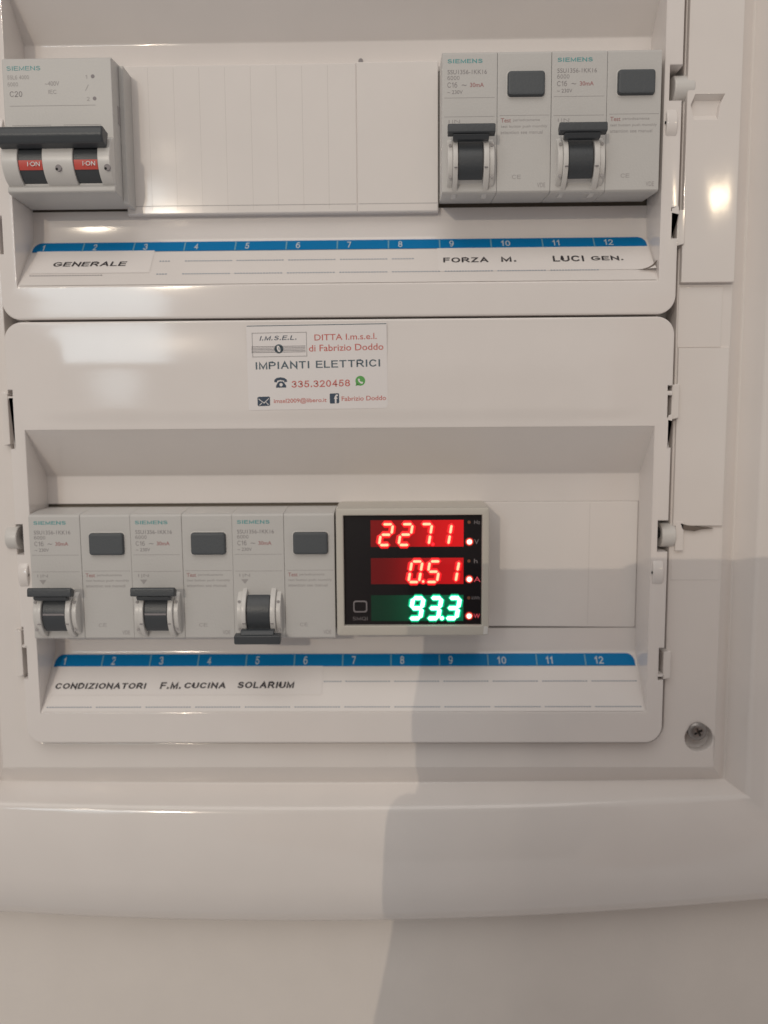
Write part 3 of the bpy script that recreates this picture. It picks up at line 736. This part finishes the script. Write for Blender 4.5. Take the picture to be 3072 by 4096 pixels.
for zl in (-32.3, -45.4, -58.0):
    q = MB(); q.cyly(YP-.12, YP+.1, 24.2, zl, .55, 14); q.build('unlit_led', LEDOFF, m)
for s_, zl, mm, w_, hh in (('Hz', -32.3, PANINK, 2.0, 1.3), ('h', -45.4, PANINK, 1.2, 1.5), ('kWh', -58.0, PANINK, 2.7, 1.1), ('V', -38.9, PANINK, 1.6, 1.7), ('A', -51.6, PANRED, 2.2, 1.9), ('W', -64.2, PANRED, 2.1, 1.5)):
    xa = 25.9 if s_ != 'kWh' else 25.2
    txt('unit_lettering', s_, xa, xa+w_, zl-hh/2, zl+hh/2, YP-.04, mm, m, bold=.02)
q = MB(); plate(q, rrect(-14.8, -10.0, -62.9, -58.8, (.9,)*4, 5), [rrect(-14.3, -10.5, -62.4, -59.3, (.6,)*4, 5)], YP-.25, .3, .08, .05)
q.build('key_outline', PANINK, m)
txt('key_lettering', 'SMQI', -15.0, -10.0, -65.7, -64.3, YP-.04, PANINK, m, bold=.01)

# ------------------------------------------------------------------ installer's sticker
st = thing('sticker', 'white installer sticker with red and dark print, centred high on the lower cover', 'sticker', (-49.3, -.42, 33.2))
def sx(x): return (x-176)/25.3
def sz(y): return -(y-197)/25.3
st.rotation_euler = (0, rad(-.5), 0)
q = MB(); plate(q, rrect(0, 46.4, -27.9, 0, (.2, 1.2, .2, .2), 4), [], -.12, .1, .03); q.build('paper', STICK, st)
Y_ = -.15
def T(nm, s_, a, b, c, d, mm, rot=.008, **k): txt(nm, s_, sx(a), sx(b), sz(d), sz(c), Y_, mm, st, rot=rot, **k)
def bars(nm, lst, mm):
    q = MB()
    for (a, b, c, d) in lst: q.add([(sx(a), Y_, sz(d)), (sx(b), Y_, sz(d)), (sx(b), Y_, sz(c)), (sx(a), Y_, sz(c))], [(0, 1, 2, 3)])
    return q.build(nm, mm, st, smooth=False, fix=False)
bars('top_rule', [(182, 1345, 203, 209)], SLATE)
bars('logo_frame', [(222, 680, 262, 267), (222, 680, 458, 463), (222, 227, 262, 463), (676, 681, 262, 463)], LINK)
bars('logo_line', [(215, 668, 374+12*i, 379+12*i) for i in range(5)], GINK)
T('lettering', 'I.M.S.E.L.', 285, 595, 287, 328, NAVY, bold=.05, shear=.2)
T('lettering', 'DITTA I.m.s.e.l.', 745, 1265, 284, 334, REDINK, bold=.012)
T('lettering', 'di Fabrizio Doddo', 697, 1320, 370, 424, REDINK, bold=.014)
T('lettering', 'IMPIANTI ELETTRICI', 246, 1290, 495, 574, SLATE, bold=.055)
T('lettering', '335.320458', 542, 1035, 656, 720, REDINK, bold=.05)
T('lettering', 'imsel2009@libero.it', 390, 836, 810, 856, REDINK, bold=.02)
T('lettering', 'Fabrizio Doddo', 962, 1335, 800, 838, REDINK, bold=.015)
def disc(nm, cx, cy, r_, mm, y=Y_, sq=1.0, rot=0):
    q = MB(); q.add([(sx(cx+r_*sq*cos(2*pi*i/28)*cos(rot)-r_*sin(2*pi*i/28)*sin(rot)), y, sz(cy-r_*sq*cos(2*pi*i/28)*sin(rot)-r_*sin(2*pi*i/28)*cos(rot))) for i in range(28)], [tuple(range(28))])
    return q.build(nm, mm, st, smooth=False, fix=False)
disc('logo_globe', 445, 397, 38, SLATE); disc('logo_lens', 443, 397, 27, STICK, Y_-.02, .5, .25); disc('logo_lens', 446, 397, 14, SLATE, Y_-.04, .25, .25)
def poly(nm, pts, mm, y=Y_):
    q = MB(); q.tess([[(sx(x), y, sz(yy_)) for x, yy_ in pts]]); return q.build(nm, mm, st, smooth=False, fix=False)
# telephone, speech bubble, envelope, letter f
poly('telephone_icon', [(398, 672), (400, 652), (418, 638), (450, 632), (484, 638), (504, 652), (507, 670), (484, 674), (480, 660), (452, 654), (424, 660), (420, 674)], NAVY)
poly('telephone_icon', [(428, 676), (440, 666), (468, 666), (480, 676), (498, 704), (498, 718), (412, 718), (412, 704)], NAVY)
disc('telephone_dial', 455, 694, 14, STICK, Y_-.02)
disc('chat_icon', 1122, 672, 41, WGREEN); poly('chat_icon', [(1086, 690), (1110, 706), (1082, 714)], WGREEN)
poly('handset_mark', [(1104, 656), (1112, 652), (1120, 664), (1116, 670), (1128, 682), (1136, 678), (1146, 686), (1140, 696), (1126, 696), (1108, 680), (1101, 664)], STICK, Y_-.02)
poly('envelope_icon', [(252, 800), (260, 792), (350, 790), (358, 798), (358, 860), (350, 868), (262, 870), (252, 862)], NAVY)
poly('envelope_flap', [(262, 806), (306, 840), (350, 802), (350, 808), (308, 848), (262, 814)], STICK, Y_-.02)
poly('envelope_flap', [(264, 862), (288, 840), (292, 843), (270, 864)], STICK, Y_-.02); poly('envelope_flap', [(348, 858), (326, 838), (322, 841), (342, 861)], STICK, Y_-.02)
poly('letter_icon', [(862, 780), (868, 774), (934, 772), (941, 778), (941, 850), (935, 856), (868, 858), (862, 852)], NAVY)
txt('letter_mark', 'f', sx(898), sx(932), sz(856), sz(782), Y_-.02, STICK, st, bold=.05)

# ------------------------------------------------------------------ the photographer with phone, and an added shadow-filling tablet, behind the camera
ph = thing('smartphone', 'dark smartphone held upright in front of the board to take the picture', 'smartphone', (-43, -281, -41))
q = MB(); pts = rrect(-38, 37, -96, 72, (9, 9, 7, 7), 8)
q.loops([[(x, y, z) for x, z in inset(pts, o)] for y, o in ((4, 1.2), (3.2, .2), (-3.2, .2), (-4, 1.2))], cap0=True, cap1=True)
q.build('body', PHONE, ph)
tb = thing('blocker', 'dark tablet added unseen beside the smartphone to widen the cast shadow', 'blocker', (39, -292, -55))  # unseen slab added to fill the right part of the cast shadow
q = MB(); pts = rrect(-66, 90, -270, 91, (10,)*4, 8)
q.loops([[(x, y, z) for x, z in inset(pts, o)] for y, o in ((4, 1.2), (3.2, .2), (-3.2, .2), (-4, 1.2))], cap0=True, cap1=True)
q.build('body', PHONE, tb)
def skin_figure(name, nodes, edges, mm, sub=2):
    me = bpy.data.meshes.new(name); me.from_pydata([tuple(c*S for c in n_[:3]) for n_ in nodes], edges, [])
    o = bpy.data.objects.new(name, me); C.objects.link(o); me.materials.append(mm)
    sk = o.modifiers.new('skin', 'SKIN'); sb = o.modifiers.new('sub', 'SUBSURF'); sb.levels = sb.render_levels = sub
    for v, n_ in zip(me.skin_vertices[0].data, nodes): v.radius = (n_[3]*S, (n_[4] if len(n_) > 4 else n_[3])*S)
    me.skin_vertices[0].data[0].use_root = True; sk.use_smooth_shade = True
    return o
N_ = [(330, -640, -640, 130, 100), (320, -650, -380, 125, 95), (310, -650, -180, 130, 80), (310, -650, -60, 55), (305, -630, 10, 50), (300, -620, 80, 75), (300, -620, 150, 70),
      (480, -640, -130, 55), (500, -560, -380, 45), (360, -430, -330, 36), (220, -330, -220, 27),
      (120, -650, -130, 50), (70, -600, -380, 42), (40, -430, -330, 40), (-36, -322, -205, 62, 24)]
E_ = [(0, 1), (1, 2), (2, 3), (3, 4), (4, 5), (5, 6), (2, 7), (7, 8), (8, 9), (9, 10), (2, 11), (11, 12), (12, 13), (13, 14)]
def hand(b0, palm, tips, r0=8.5):
    i = len(N_); N_.append(palm); E_.append((b0, i))
    for kn, mid, tip in tips:
        j = len(N_); N_.append((*kn, r0)); N_.append((*mid, r0-.8)); N_.append((*tip, r0-1.6))
        E_.extend([(i, j), (j, j+1), (j+1, j+2)])
hand(10, (188, -306, -150, 28, 16), [((178, -306, -110), (164, -304, -92), (148, -302, -80)), ((186, -302, -104), (176, -288, -84), (158, -284, -80)), ((192, -302, -118), (180, -286, -104), (158, -284, -102)), ((194, -302, -134), (182, -286, -126), (160, -284, -126)), ((192, -302, -152), (182, -286, -148), (162, -284, -148))])
hand(14, (-42, -300, -140, 60, 18), [((-46, -298, -94), (-42, -292, -68), (-40, -286, -42)), ((-38, -296, -140), (-40, -280, -138), (-30, -272, -130)), ((-16, -294, -154), (-16, -276, -140), (-12, -272, -122)), ((8, -294, -154), (10, -276, -140), (10, -272, -124)), ((30, -296, -144), (34, -280, -130), (30, -272, -114))])
N_ = N_[:10]+[(n_[0]-44, n_[1], n_[2]+5, *n_[3:]) if k_ >= 10 and k_ not in (11, 12) else n_ for k_, n_ in enumerate(N_) if k_ >= 10]
per = skin_figure('person', N_, E_, SKIN)
tag(per, 'photographer in front of the board holding a dark smartphone and an added tablet', 'person')
